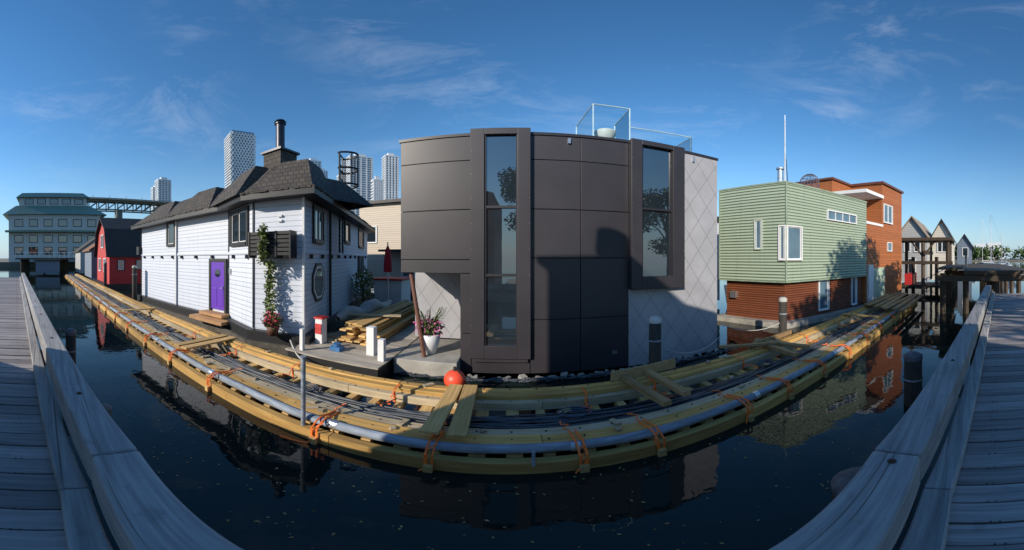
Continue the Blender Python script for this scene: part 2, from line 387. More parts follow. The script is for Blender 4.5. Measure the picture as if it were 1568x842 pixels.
# ---------------------------------------------------------------- dark modern floating house
H=E('modern_dark_floating_house')
P=(-2.63,7.0);Q=(5.9,6.76); L=(Vector(Q)-Vector(P)).length
g=G()
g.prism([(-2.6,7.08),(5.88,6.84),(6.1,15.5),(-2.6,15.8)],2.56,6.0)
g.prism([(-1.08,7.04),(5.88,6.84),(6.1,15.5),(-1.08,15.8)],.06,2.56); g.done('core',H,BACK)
g=G()
def pan(u0,u1,z0,z1,n=.0): g.wbox(P,Q,u0+.009,u1-.009,z0+.009,z1-.009,-.06,n)
for (u0,u1) in ((0,1.8),):
    for z0,z1 in ((2.53,2.86),(2.86,4.07),(4.07,5.32),(5.32,5.98)): pan(u0,u1,z0,z1)
for z0,z1 in ((.02,1.05),(1.05,2.53)): pan(1.53,1.8,z0,z1)
for (u0,u1) in ((3.2,4.41),(4.41,5.66)):
    for z0,z1 in ((.02,1.42),(1.42,2.9),(2.9,4.07),(4.07,5.32),(5.32,5.98)): pan(u0,u1,z0,z1)
pan(1.8,3.2,.02,.45)
g.done('charcoal_panels',H,DARK,bevel=.004)
g=G(); g.wbox(P,Q,5.66,L,.02,5.98,-.06,.005); g.done('diamond_cladding',H,DIA)
g=G(); g.box(-2.75,-1.08,8.6,8.7,.45,2.56); g.done('recess_wall',H,DIA)
g=G() # bays
g.wbox(P,Q,1.8,2.13,.47,6.12,-.05,.16).wbox(P,Q,2.9,3.2,.47,6.12,-.05,.16).wbox(P,Q,2.13,2.9,5.95,6.12,-.05,.158).wbox(P,Q,2.13,2.9,.47,.8,-.05,.158)
g.wbox(P,Q,5.66,5.96,2.1,6.06,-.05,.2).wbox(P,Q,6.87,7.23,2.1,6.06,-.05,.2).wbox(P,Q,5.96,6.87,5.92,6.06,-.05,.198).wbox(P,Q,5.96,6.87,2.1,2.42,-.05,.198)
g.wbox(P,Q,1.86,3.14,.36,.46,-.05,.1)
g.done('window_bays',H,DARK,bevel=.008)
g=G()
for z in (4.1,2.5): g.wbox(P,Q,2.13,2.9,z-.03,z+.03,.0,.11)
g.wbox(P,Q,5.96,6.87,4.15,4.2,.0,.14)
for a,b,zz0,zz1,n in ((2.13,2.9,.8,5.95,.12),(5.96,6.87,2.42,5.92,.15)):
    g.wbox(P,Q,a,a+.035,zz0,zz1,0,n).wbox(P,Q,b-.035,b,zz0,zz1,0,n)
g.done('mullions',H,DARKT)
g=G(); g.wbox(P,Q,2.165,2.865,.8,5.95,-.02,.06); g.wbox(P,Q,5.995,6.835,2.42,5.92,-.02,.08); g.done('tall_window_panes',H,glassmat('tall_glass',(.015,.022,.03),2.5,.012))
g=G(); g.wbox(P,Q,-.03,1.79,5.985,6.06,-.4,.03).wbox(P,Q,3.21,5.65,5.985,6.06,-.4,.03).wbox(P,Q,7.24,L+.03,5.985,6.06,-.4,.03)
g.box(-2.66,-2.5,7.4,15.8,6.0,6.06); g.box(5.9,6.1,7.2,15.5,6.0,6.06); g.done('parapet_cap',H,DARKT)
g=G(); g.wbox(P,Q,5.22,5.34,.42,.52,.0,.03); g.wbox(P,Q,4.1,4.16,5.78,5.92,0,.06); g.wbox(P,Q,7.6,7.66,5.75,5.9,0,.06)
for u in (1.83,3.17,5.7,7.19):
    for k in range(9):
        z=.7+.6*k
        if u>4 and z<2.2: continue
        g.wbox(P,Q,u-.005,u+.005,z,z+.01,.15,.164 if u<4 else .204)
g.done('outlets_and_fixings',H,METAL)
g=G(); g.path([(-2.4,7.15,2.53),(-2.15,6.96,1.4),(-1.95,6.82,.42)],.055,8); g.done('slanted_post',H,BRN)
g=G(); g.box(-2.6,6.2,6.55,16.2,-.35,.0); g.box(-2.62,-1.1,6.5,8.6,.0,.42); g.done('concrete_float',H,CONC,bevel=.02)
g=G()
for i in range(130):
    x=random.uniform(-2.6,6); g.path([(x,6.45+random.uniform(-.05,.06),.01),(x+random.uniform(.1,.4),6.5+random.uniform(-.08,.05),.05+random.random()*.05),(x+random.uniform(.3,.7),6.45,.02)],random.uniform(.006,.02),4)
g.done('mooring_debris',H,CAB)
g=G()
for i in range(60):
    x=random.uniform(-1,6); y=6.62+random.uniform(-.04,.15); g.box(x,x+random.uniform(.04,.16),y,y+.08,.0,random.uniform(.02,.07),rot=random.uniform(0,3))
g.done('stones_on_float',H,CONC)
# bicycle standing behind the deck glass is modelled as a real frame on the float
# roof glass railings
RG=E('rooftop_glass_railing')
g=G();gp=G()
def rail(pts,z0,z1):
    for a,b in zip(pts[:-1],pts[1:]):
        v=[(a[0],a[1],z0+.05),(b[0],b[1],z0+.05),(b[0],b[1],z1-.02),(a[0],a[1],z1-.02)]; gp.add(v,[(0,1,2,3)])
        g.cyl((a[0],a[1],z1),(b[0],b[1],z1),.018,seg=6)
    for a in pts: g.cyl((a[0],a[1],z0-.1),(a[0],a[1],z1),.02,seg=6)
rail([(2.15,8.8),(2.2,7.2),(3.2,7.15),(3.25,8.4),(5.9,8.1)],6.05,7.25)
rail([(3.8,9.6),(5.0,9.4)],6.05,7.0); rail([(5.9,8.1),(6.0,10)],6.05,7.25)
g.done('rails',RG,plain('pale_rail',(.6,.78,.82),.3,.3)); gp.done('glass_panels',RG,CG)
g=G(); g.lathe((2.65,7.55,6.02),[(.001,.0),(.16,.0),(.14,.06),(.12,.14),(.22,.26),(.31,.5),(.3,.53),(.2,.44),(.001,.4)],28); g.done('white_fire_bowl',None,WP,True)
# planter with flowers
PT=E('flower_planter'); g=G(); g.lathe((-1.9,7.15,.42),[(.001,0),(.15,0),(.24,.3),(.27,.52),(.24,.54),(.001,.46)],24); g.done('white_pot',PT,WP,True)
g=G(); leaves(g,(-1.9,7.15,1.1),(.36,.28,.28),300,.06,3); 
for k in range(30):
    a=random.uniform(0,6.28); b=random.uniform(.2,.5); g.path([(-1.9,7.15,1.0),(-1.9+.5*b*math.cos(a),7.15+.5*b*math.sin(a),1.35),(-1.9+b*math.cos(a),7.15+b*math.sin(a),1.4+random.random()*.3)],.008,3)
g.done('foliage',PT,LEAF); g=G(); leaves(g,(-1.9,7.1,1.15),(.45,.3,.34),280,.035,5); g.done('blossoms',PT,PINK)
BU=E('mooring_buoy'); g=G(); prof=[(.21*math.sin(math.pi*i/16)+.001,-.21*math.cos(math.pi*i/16)) for i in range(17)]; g.lathe((-.96,5.45,.47),prof,28); g.done('ball',BU,plain('buoy_vinyl',(.85,.09,.04),.4,0,.1),True)
g=G(); g.cyl((-.96,5.45,.66),(-.96,5.45,.75),.04,.03); g.path([(-.96,5.45,.73),(-.8,5.35,.6),(-.6,5.1,.5)],.012,5); g.done('eye_and_rope',BU,BLK)
# ---------------------------------------------------------------- white house
H=E('white_clapboard_floating_house')
poly=[(-17.2,5.9),(-12.9,6.2),(-9.1,6.6),(-7.1,6.1),(-5.43,6.6),(-9.2,18),(-17.5,18)]
P0,P1,P2,P3,P4,P5,P6=poly
g=G(); g.prism(poly,.62,4.85); g.done('walls',H,WHITE)
g=G(); g.prism(offs(poly,.25),.3,.62); g.done('black_skirt',H,BLK)
g=G(); g.prism(offs(poly,.35),-.3,.3); g.done('float',H,plain('wet_log',(.09,.08,.065),.7,0,.5,4))
g=G(); g.prism(offs(poly,.04),3.02,3.12); g.done('belt_trim',H,WHITE)
g=G()
for A,B_ in zip(poly[:5],poly[1:6]):
    LL=(Vector(B_)-Vector(A)).length; u=.5
    while u<LL-.1: g.wbox(A,B_,u,u+.08,2.88,3.02,-.02,.1); u+=1.15
    g.wbox(A,B_,-.01,.04,.64,4.7,-.02,.03)
g.done('brackets',H,BLK)
e0=offs(poly,.5); e1=offs(poly,.42); t=offs(poly,-.95)
n=len(poly)
g=G(); v=[(a[0],a[1],4.68) for a in e0]+[(a[0],a[1],4.86) for a in e0]; f=[(i,(i+1)%n,n+(i+1)%n,n+i) for i in range(n)]+[tuple(range(n))[::-1]]; g.add(v,f); g.done('fascia',H,BLK)
tz=[5.95,6.0,6.0,6.15,6.05,5.9,5.9]
m1=[((a[0]+b[0])/2,(a[1]+b[1])/2) for a,b in zip(e1,t)]
v=[(a[0],a[1],4.86) for a in e0]+[(a[0],a[1],5.5) for a in m1]+[(a[0],a[1],z) for a,z in zip(t,tz)]
f=[(i,(i+1)%n,n+(i+1)%n,n+i) for i in range(n)]+[(n+i,n+(i+1)%n,2*n+(i+1)%n,2*n+i) for i in range(n)]+[tuple(range(2*n,3*n))]
M('shingle_roof',H,v,f,SHG)
def hip(cx,cy,w,d,z0,z1,rot,name='roof_hip'):
    m=Matrix.Rotation(rot,3,'Z'); b=[(-w,-d,z0),(w,-d,z0),(w,d,z0),(-w,d,z0),(-w*.45,-d*.1,z1),(w*.45,-d*.1,z1),(w*.45,d,z1),(-w*.45,d,z1)]
    vv=[m@Vector((a[0],a[1],0))+Vector((cx,cy,a[2])) for a in b]; M(name,H,vv,[(0,1,5,4),(1,2,6,5),(3,0,4,7),(4,5,6,7)],SHG)
hip(-8.2,6.95,1.35,1.2,4.87,6.2,-.24); hip(-6.15,7.1,1.0,1.1,4.88,6.1,.28); hip(-11.3,7.1,1.5,1.2,4.87,6.05,.1); hip(-15,6.8,1.9,1.2,4.87,5.98,.07)
hip(-6.3,9.3,1.1,1.2,4.87,5.95,1.25)
rr_=random.Random(21); g=G()   # uneven shingle courses standing proud along the eave and ridge
for i in range(5):
    a=Vector(e0[i]);b=Vector(e0[i+1]); LL=(b-a).length; d_=(b-a).normalized(); u=0
    while u<LL-.15:
        w_=rr_.uniform(.12,.22); g.wbox(e0[i],e0[i+1],u,u+w_-.015,4.86,4.875+rr_.uniform(.02,.06),-.35,rr_.uniform(.0,.05)); u+=w_
g.done('eave_shingle_course',H,SHG)
windows(H,P0,P1,[(3.5,4.15,3.6,4.6,1,1)],fw=.12)
windows(H,P2,P3,[(.35,1.65,3.45,4.5,2,1)],fw=.13)
windows(H,P4,P5,[(.85,1.75,3.5,4.5,2,1),(8.5,10,1.9,2.9,2,1),(8.7,10.2,3.6,4.5,2,1),(5.2,6.1,3.7,4.6,1,1)],fw=.12)
dd=(Vector(P5)-Vector(P4)).normalized(); nn=Vector((dd.y,-dd.x)); c=Vector(P4)+dd*1.3
def octo(r,n0,n1,name,mat):
    g=G(); v=[]
    for nv in (n0,n1):
        for k in range(8):
            a=math.pi/8+k*math.pi/4; q=c+dd*r*math.cos(a)+nn*nv; v.append((q.x,q.y,2.1+r*math.sin(a)))
    g.add(v,[tuple(range(8)),tuple(range(8,16))[::-1]]+[(i,(i+1)%8,8+(i+1)%8,8+i) for i in range(8)]); g.done(name,H,mat)
octo(.68,0,.05,'octagon_frame',BLK);octo(.58,0,.055,'octagon_inner_trim',WP);octo(.49,0,.06,'octagon_sash',BLK);octo(.43,0,.065,'octagon_pane',glassmat('bay_glass',(.2,.25,.24),1.8))
# purple door
g=G(); g.wbox(P1,P2,2.78,3.62,.85,2.75,-.02,.05); g.done('purple_door',H,PUR)
g=G()
for (a,b,z0_,z1_) in ((2.86,3.16,.98,1.7),(3.24,3.54,.98,1.7)): 
    g.wbox(P1,P2,a,b,z0_,z1_,.05,.062)
g.done('door_panels',H,PUR,bevel=.006)
g=G(); g.wbox(P1,P2,2.66,2.78,.75,2.87,-.02,.07).wbox(P1,P2,3.62,3.74,.75,2.87,-.02,.07).wbox(P1,P2,2.66,3.74,2.75,2.87,-.02,.071); g.done('door_frame',H,BLK)
g=G(); g.wbox(P1,P2,2.5,3.9,.62,.74,-.02,.45); g.wbox(P1,P2,2.3,4.3,.45,.58,.2,.8); g.done('door_step',H,OAK)
cc=Vector(P1)+(Vector(P2)-Vector(P1)).normalized()*3.2; nn2=Vector(((Vector(P2)-Vector(P1)).normalized().y,-(Vector(P2)-Vector(P1)).normalized().x))
g=G(); g.cyl((*(cc+nn2*.04),2.3),(*(cc+nn2*.06),2.3),.16,seg=20); g.done('porthole',H,GL)
g=G(); g.cyl((*(cc+nn2*.05+Vector((.33,0))),1.75),(*(cc+nn2*.1+Vector((.33,0))),1.75),.035); g.wbox(P1,P2,3.95,4.05,2.3,2.5,0,.12); g.done('knob_and_lantern',H,METAL)
# flower box
g=G()
for z in (2.98,3.1,3.22,3.34,3.46,3.58): g.wbox(P3,P4,.15,1.55,z,z+.09,.1,.5)
for u in (.15,.6,1.06,1.51): g.wbox(P3,P4,u,u+.05,2.9,3.68,.09,.52)
g.done('black_slatted_flower_box',H,BLK)
g=G(); g.box(-17.6,-17.2,5.7,6.1,3.1,3.6); g.done('side_vent_box',H,BLK)
g=G()
for z in (2.15,2.3,4.0,4.15): g.wbox(P3,P4,.9,1.05,z,z+.06,0,.06)
g.done('vents',H,WP)
g=G()
for (A,B_,u) in ((P0,P1,4.35),(P3,P4,1.72)): g.wbox(A,B_,u,u+.07,.64,4.68,.0,.08)
g.done('downpipes',H,WP)
# chimney
C=(-7.3,7.55)
g=G(); a=.42; b=.58
g.add([(C[0]-b,C[1]-b,5.6),(C[0]+b,C[1]-b,5.6),(C[0]+b,C[1]+b,5.6),(C[0]-b,C[1]+b,5.6),(C[0]-a,C[1]-a,6.0),(C[0]+a,C[1]-a,6.0),(C[0]+a,C[1]+a,6.0),(C[0]-a,C[1]+a,6.0)],BF)
g.box(C[0]-a,C[0]+a,C[1]-a,C[1]+a,6.0,6.75); g.done('shingled_chimney',H,SHG)
g=G(); g.box(C[0]-.5,C[0]+.5,C[1]-.5,C[1]+.5,6.75,6.83); g.cyl((*C,6.83),(*C,6.93),.26,.18,20); g.cyl((*C,6.85),(*C,8.02),.165,seg=20); g.cyl((*C,8.02),(*C,8.07),.21,seg=20); g.cyl((*C,8.12),(*C,8.2),.22,.16,20); g.cyl((*C,8.0),(*C,8.15),.12,seg=12); g.done('chimney_flue',H,plain('black_flue',(.03,.032,.045),.35,.4))
# caged ladder
lc=Vector(P4)+dd*3.7+nn*.2
g=G()
for s in (-.26,.26):
    q=lc+dd*s; g.cyl((q.x,q.y,3.1),(q.x,q.y,7.25),.045,seg=6)
z=3.2
while z<7.0: a_=lc-dd*.26;b_=lc+dd*.26; g.cyl((a_.x,a_.y,z),(b_.x,b_.y,z),.03,seg=5); z+=.3
for z in (5.9,6.58,7.25):
    pts=[]
    for k in range(-1,13):
        a_=math.pi*k/12*1.0; q=lc+dd*.48*math.cos(a_)+nn*(.05+.65*math.sin(a_)); pts.append((q.x,q.y,z))
    g.path(pts,.045,5); q1=lc+dd*.48; q0=lc-dd*.48; g.cyl((q1.x,q1.y,z),(q0.x,q0.y,z),.035,seg=5)
for k in range(0,13,3):
    a_=math.pi*k/12; q=lc+dd*.48*math.cos(a_)+nn*(.05+.65*math.sin(a_)); g.cyl((q.x,q.y,5.9),(q.x,q.y,7.25),.035,seg=5)
q=Vector(P4)+dd*2.6; g.cyl((q.x+.08,q.y-.02,.7),(q.x+.08,q.y-.02,4.7),.05,seg=8)
g.done('caged_roof_ladder',H,BLK)
# vine
V=E('climbing_vine'); dv=(Vector(P4)-Vector(P3)).normalized(); nv=Vector((dv.y,-dv.x)); vc=Vector(P3)+dv*.75+nv*.25
g=G(); 
for k in range(46):
    z=.9+2.95*k/46; off=nv*(.4 if z>2.8 else .0); leaves(g,(vc.x+off.x+.06*math.sin(k),vc.y+off.y,z),(.21-.002*k,.15,.14),34,.05,k)
g.done('leaves',V,LEAFV); g=G(); g.path([(vc.x+.05*math.sin(k*1.1),vc.y,.7+k*.22) for k in range(10)],.025,6); g.done('stem',V,BARK)
V=E('red_flower_pot'); fc=vc+Vector((.25,-.12)); g=G(); g.lathe((fc.x,fc.y,.62),[(.001,0),(.14,0),(.2,.3),(.17,.3),(.001,.25)],16); g.done('pot',V,BRN,True)
g=G(); leaves(g,(fc.x,fc.y,1.05),(.36,.28,.25),260,.06,77); g.done('foliage',V,LEAF); g=G(); leaves(g,(fc.x,fc.y-.03,1.07),(.38,.3,.28),170,.045,78); g.done('blossoms',V,REDF)
# ---------------------------------------------------------------- slip between houses
S=E('slip_deck'); g=G(); y=5.75
while y<13.5:
    g.box(-5.35+random.uniform(-.04,.04),-2.68,y,y+.13,.36,.4+random.uniform(-.004,.004),rot=random.uniform(-.006,.006)); y+=.14
g.done('deck_boards',S,TW)
g=G(); g.box(-5.3,-2.7,5.77,13.4,.0,.35); g.done('deck_float',S,BLK)
g=G(); g.box(-3.35,-3.15,6.5,6.7,.4,1.15); g.box(-2.9,-2.75,6.2,6.35,.4,.95); g.box(-5.0,-4.9,5.9,6.0,.4,1.0); g.done('white_posts',S,WP)
g=G(); g.box(-4.35,-4.05,6.35,6.6,.4,.52); g.lathe((-4.2,6.47,.52),[(.11,0),(.11,.08),(.001,.1)],12); g.done('blue_bucket',S,plain('blue_plastic',(.05,.16,.35),.4))
LS=E('lumber_stack'); g=G(); lr=random.Random(5)
for i in range(9):
    for j in range(5-i//4):
        x=-4.55+j*.225+lr.uniform(-.025,.025); y0=7.3+lr.uniform(-.3,.3); g.box(x,x+.205,y0,y0+4.8+lr.uniform(-.5,.8),.42+i*.062,.47+i*.062,rot=lr.uniform(-.012,.012))
g.done('boards',LS,timber('fresh_lumber',(.7,.46,.19),(.5,.3,.1),.3,'y'))
g=G()
for i in range(3):
    for j in range(4): g.box(-4.95+j*.17,-4.8+j*.17,6.9+.1*i,8.3+.2*j,.42+i*.05,.46+i*.05,rot=-.3)
g.box(-5.1,-3.3,8.6,8.8,.98,1.03,rot=.25)
g.done('short_boards',LS,TP)
P=E('wrapped_tarp_bundle'); g=G(); g.path([(-5.3+.03*k,8.2+k*.5,.85+.12*math.sin(k*1.7)) for k in range(9)],[.1,.28,.33,.28,.32,.3,.26,.2,.08],12); g.done('tarp',P,plain('tarp',(.5,.47,.43),.6,0,.2),True)
P=E('utility_pedestal'); g=G(); g.box(-5.1,-4.85,6.7,6.95,.4,1.15); g.done('cabinet',P,WP,bevel=.02); g=G(); g.box(-5.08,-4.87,6.68,6.695,.7,1.0); g.box(-5.13,-4.82,6.67,6.98,1.15,1.2); g.done('door_and_lid',P,RED)
P=E('red_patio_umbrella'); g=G(); g.cyl((-5.75,13.5,.4),(-5.75,13.5,3.7),.03); g.done('pole',P,METAL); g=G(); g.lathe((-5.75,13.5,2.2),[(.22,0),(.2,.5),(.13,1.1),(.02,1.35)],10); g.done('folded_canopy',P,plain('red_canvas',(.6,.02,.03),.8)); 
P=E('tiered_storage_shed'); g=G(); g.box(-7.0,-5.4,14.5,16,.4,1.7); g.done('body',P,WP); g=G(); g.box(-7.1,-5.3,14.4,16.1,1.7,1.8); g.done('lid',P,RED)
P=E('beige_floating_house'); g=G(); g.box(-12,-6.2,22,34,.4,7.4); g.done('walls',P,siding('beige_siding',(.5,.42,.33),.18,.1,.08)); windows(P,(-12,22),(-6.2,22),[(.6,1.6,4.2,5.5,1,1),(3.9,4.9,4.1,5.6,1,2),(3.9,4.9,1.4,2.8,1,2)],frame=WP)
g=G(); g.box(-12.2,-6,21.6,34.2,7.4,7.65); g.box(-9.5,-6,20.4,22,3.4,3.55); g.done('roof_and_balcony',P,BLK)
P=E('shrub'); g=G(); leaves(g,(-7.0,13.2,1.5),(.6,.6,1.0),900,.07,31); g.done('foliage',P,LEAFV); g=G(); g.cyl((-7.0,13.2,.4),(-7.0,13.2,1.4),.05); g.done('stem',P,BARK)
P=E('mooring_chain'); g=G()
def sag(a,b,s,n=14): return [Vector(a).lerp(Vector(b),i/n)-Vector((0,0,s*4*(i/n)*(1-i/n))) for i in range(n+1)]
g.path(sag((3.2,5.5,.9),(5.9,6.6,.5),.3),.012,5); g.path(sag((5.9,6.6,.9),(7.5,5.5,.85),.25),.012,5); g.path(sag((-5.6,6.2,.5),(-4.3,5.2,.45),.1),.02,5); g.path(sag((7.6,5.5,.7),(9.5,6.8,.5),.2),.012,5); g.done('rope',P,PILT)
# ---------------------------------------------------------------- green house
H=E('green_corrugated_floating_house')
A=(9.06,10.2);B_=(9.77,6.96);C_=(15.6,5.6);Dd=(16.6,10.6)
pg=[A,B_,C_,Dd]
g=G(); g.prism(pg,1.92,6.05); g.done('upper_walls',H,GREEN)
g=G(); g.prism(offs(pg,-.22),.22,1.92); g.done('lower_walls',H,RUST)
g=G(); g.prism(offs(pg,.2),-.3,.22); g.done('float',H,CONC)
g=G(); g.prism(offs(pg,.03),6.05,6.12); g.wbox(A,B_,-.02,.05,1.9,6.05,0,.03); g.wbox(B_,C_,-.03,.05,1.9,6.05,0,.03); g.wbox(B_,C_,0,5.99,1.88,1.93,0,.03); g.wbox(A,B_,0,3.3,1.88,1.93,0,.03); g.done('edge_trim',H,plain('green_trim',(.27,.34,.25),.5))
windows(H,A,B_,[(1.9,2.2,3.3,4.5,1,1)],frame=plain('light_trim',(.5,.56,.5),.5),glass=GLB,fw=.04,name='slot_window')
windows(H,B_,C_,[(.0+.05,.85,2.85,4.2,1,1),(2.6,4.9,4.75,5.15,4,1)],frame=WP,glass=GLB,fw=.05,name='front_window')
windows(H,A,B_,[(3.05,3.28,2.85,4.2,1,1)],frame=WP,glass=GLB,fw=.05,name='corner_window')
l=offs(pg,-.22)
windows(H,l[1],l[2],[(2.1,2.75,.45,1.85,1,1),(4.7,5.1,.4,1.9,1,1)],frame=WP,glass=GLB,fw=.05,name='ground_window')
g=G(); g.wbox(l[0],l[1],.3,.6,1.1,1.4,0,.2); g.done('vent',H,METAL)
g=G(); g.cyl((11.6,8.6,6.1),(11.6,8.6,7.3),.15,seg=16); g.cyl((11.6,8.6,7.38),(11.6,8.6,7.46),.21,seg=16); g.cyl((11.6,8.6,7.3),(11.6,8.6,7.4),.09); g.cyl((11.6,8.6,6.9),(11.6,8.6,6.94),.17,seg=16); g.done('metal_flue',H,METAL)
RG=E('side_glass_balcony'); g=G();gp=G(); rail([(8.0,11),(9.0,11)],5.0,6.1); rail([(8,11),(8,13)],5,6.1); g.box(7.9,9.1,10.9,13,4.9,5.0); g.box(7.95,8.05,10.95,11.05,.0,4.9); g.done('frame',RG,METAL); gp.done('glass',RG,CG)
P=E('grey_floating_house'); g=G(); g.box(8.2,12,13.5,22,.3,5.2); g.done('walls',P,WHITE); windows(P,(8.2,13.5),(12,13.5),[(.3,1.2,3.4,4.6,1,1),(.3,1.2,1,2.4,1,1)]); g=G(); g.box(8,12.2,13.2,22.2,5.2,5.4); g.done('roof',P,BLK)
P=E('wire_globe_sculpture'); g=G(); c0=Vector((12.75,7.6,6.75)); r=.5
for k in range(10):
    a=k*math.pi/10; g.path([c0+Vector((r*math.cos(t*.262)*math.cos(a),r*math.cos(t*.262)*math.sin(a),r*math.sin(t*.262))) for t in range(25)],.012,4)
for k in range(-3,4):
    z=k*.15; q=math.sqrt(max(.01,r*r-z*z)); g.path([c0+Vector((q*math.cos(t*.262),q*math.sin(t*.262),z)) for t in range(25)],.012,4)
g.cyl((12.75,7.6,6.1),(12.75,7.6,6.26),.1); g.done('wire_cage',P,plain('grey_wire',(.16,.13,.17),.5))
P=E('sailboat'); g=G(); g.cyl((16.6,11.9,1.0),(16.6,11.9,13.2),.09,.05,8); g.cyl((16.6,11.9,13.2),(16.6,11.9,13.7),.012); g.done('mast',P,plain('mast_aluminium',(.7,.72,.75),.35,.3))
g=G(); g.path([(16.6,11.9,11.0),(18.6,12.5,2)],.03,4); g.done('rigging',P,BLK)
g=G(); v=[];N=11
for k in range(N):
    t_=k/(N-1); w=1.5*math.sin(math.pi*(.12+.88*t_)**.8)+.02; x=12+9*t_
    v+=[(x,12.3-w,1.25),(x,12.3-w*.7,.2),(x,12.3,-.1),(x,12.3+w*.7,.2),(x,12.3+w,1.25)]
f=[(5*k+j,5*k+5+j,5*k+6+j,5*k+1+j) for k in range(N-1) for j in range(4)]+[(5*k,5*k+4,5*k+9,5*k+5) for k in range(N-1)]+[(0,1,2,3,4)]
g.add(v,f); g.box(14.5,17.5,11.7,12.9,1.25,1.7); g.done('hull',P,WP)
# ---------------------------------------------------------------- cedar house
H=E('cedar_sided_floating_house')
pg=[(15.9,5.75),(21.2,4.85),(22,10.3),(15.9,11)]
g=G(); g.prism(pg,.3,4.9); g.prism([(18.0,5.395),(21.2,4.85),(22,10.3),(18.2,10.7)],4.9,7.75); g.prism([(15.9,7.9),(18.1,7.6),(18.2,10.7),(15.9,11)],4.9,7.75); g.done('walls',H,CEDAR)
g=G(); g.prism(offs([(18.0,5.395),(21.2,4.85),(22,10.3),(18.2,10.7)],.12),7.75,7.9); g.prism(offs([(15.9,7.9),(18.1,7.6),(18.2,10.7),(15.9,11)],.12),7.76,7.89); g.done('roof_edge',H,plain('brown_trim',(.14,.05,.03),.5))
g=G(); g.prism(offs([(15.9,5.75),(18.0,5.395),(18.1,7.7),(15.9,7.9)],.08),6.75,6.95); g.prism(offs([(15.9,5.75),(18.0,5.395),(18.1,7.7),(15.9,7.9)],.05),4.9,5.05); g.done('white_canopy',H,WP)
windows(H,pg[0],pg[1],[(2.35,3.6,5.25,6.4,2,1),(2.9,3.5,3.4,3.9,1,1)],frame=WP,glass=GLB,fw=.06)
g=G(); g.wbox(pg[0],pg[1],.5,2.4,.35,2.3,0,.06); g.done('pale_green_panel',H,plain('pale_green',(.4,.5,.38),.5))
g=G(); g.wbox(pg[0],pg[1],.15,.75,.35,2.5,.0,.12); g.done('white_door',H,WP)
windows(H,pg[0],pg[1],[(.25,.65,.7,2.2,1,2)],frame=WP,glass=GLB,fw=.04,name='door_window')
g=G(); g.prism(offs(pg,.15),-.3,.3); g.done('float',H,BLK)
# ---------------------------------------------------------------- far right
def gable(name,x0,x1,y0,y1,z0,ze,zr,axis,wm,rm,wins=None):
    P=E(name); g=G(); g.box(x0,x1,y0,y1,z0,ze); 
    o=.35
    if axis=='x':
        ym=(y0+y1)/2; g.add([(x0,y0,ze),(x0,y1,ze),(x0,ym,zr),(x1,y0,ze),(x1,y1,ze),(x1,ym,zr)],[(0,2,1),(3,4,5)])
        r=G(); 
        for s in (y0-o,y1+o):
            zz=ze-o*(zr-ze)/(ym-y0); r.add([(x0-o,s,zz),(x1+o,s,zz),(x1+o,ym,zr),(x0-o,ym,zr),(x0-o,s,zz+.15),(x1+o,s,zz+.15),(x1+o,ym,zr+.15),(x0-o,ym,zr+.15)],BF)
    else:
        xm=(x0+x1)/2; g.add([(x0,y0,ze),(x1,y0,ze),(xm,y0,zr),(x0,y1,ze),(x1,y1,ze),(xm,y1,zr)],[(0,1,2),(3,5,4)])
        r=G()
        for s in (x0-o,x1+o):
            zz=ze-o*(zr-ze)/(xm-x0); r.add([(s,y0-o,zz),(s,y1+o,zz),(xm,y1+o,zr),(xm,y0-o,zr),(s,y0-o,zz+.15),(s,y1+o,zz+.15),(xm,y1+o,zr+.15),(xm,y0-o,zr+.15)],BF)
    g.done('walls',P,wm); r.done('roof',P,rm)
    if wins:
        if axis=='x': windows(P,(x0,y1),(x0,y0),wins,frame=WP)
        else: windows(P,(x0,y0),(x1,y0),wins,frame=WP)
    return P
GREYS=siding('grey_siding',(.4,.4,.39),.2,.1,.08); BLUS=siding('blue_grey_siding',(.16,.2,.26),.2,.1,.08)
gable('gabled_floating_house',31,40,4.3,7.6,.4,5.2,7.3,'x',GREYS,plain('tan_roof',(.3,.24,.18),.8),[(.8,1.4,3.6,4.8,1,1),(1.9,2.5,3.6,4.8,1,1),(1.2,2.0,1.2,2.8,1,1)])
gable('gabled_floating_house',33,42,1.9,4.0,.4,5.4,7.2,'x',siding('cream_siding',(.6,.56,.48),.2,.1,.08),SHD,[(.6,1.6,3.6,4.8,2,1)])
gable('gabled_floating_house',44,52,-.6,1.6,.4,4.8,6.4,'x',BLUS,SHD,[(.8,1.6,3.2,4.4,1,1)])
P=E('timber_pavilion'); g=G()
for x,y in ((23.5,5.6),(23.5,3.6),(23.5,1.6),(26.5,5.6),(26.5,1.6),(24.5,4.6),(24.5,2.6)): g.cyl((x,y,-1),(x,y,4.3 if x<24 or x>26 else 3),.16,seg=8)
g.box(23.2,26.8,1.2,6.0,4.3,4.55); g.box(23.1,27,3.2,3.5,3.2,3.5); g.box(23.3,23.6,1.2,6,2.4,2.65); g.box(23.5,26.5,1.5,5.7,.5,.7); g.cyl((23.5,3.6,3),(23.5,4.6,4.3),.08,seg=6); g.cyl((23.5,3.6,3),(23.5,2.6,4.3),.08,seg=6); g.done('frame',P,TD)
g=G(); g.box(23.8,26.2,4.6,5.2,.7,1.6); g.done('red_shed',P,RED)
P=E('gangway_pier'); g=G(); g.box(15,34,-3.6,.2,2.05,2.25); g.box(15,15.3,-3.6,1.6,1.7,2.0);g.box(20,20.3,-3.6,1.6,1.7,2.05); g.box(15,22,.2,1.5,2.3,2.42)
for x in range(15,34,3):
    for y in (-3.2,-1.5,.1,1.3): g.cyl((x+.3,y,-1),(x+.3,y,2.1),.16,seg=8)
g.done('deck_and_piles',P,TD)
g=G()
for x in range(16,34,2): g.box(x,x+.1,.05,.15,2.25,3.0)
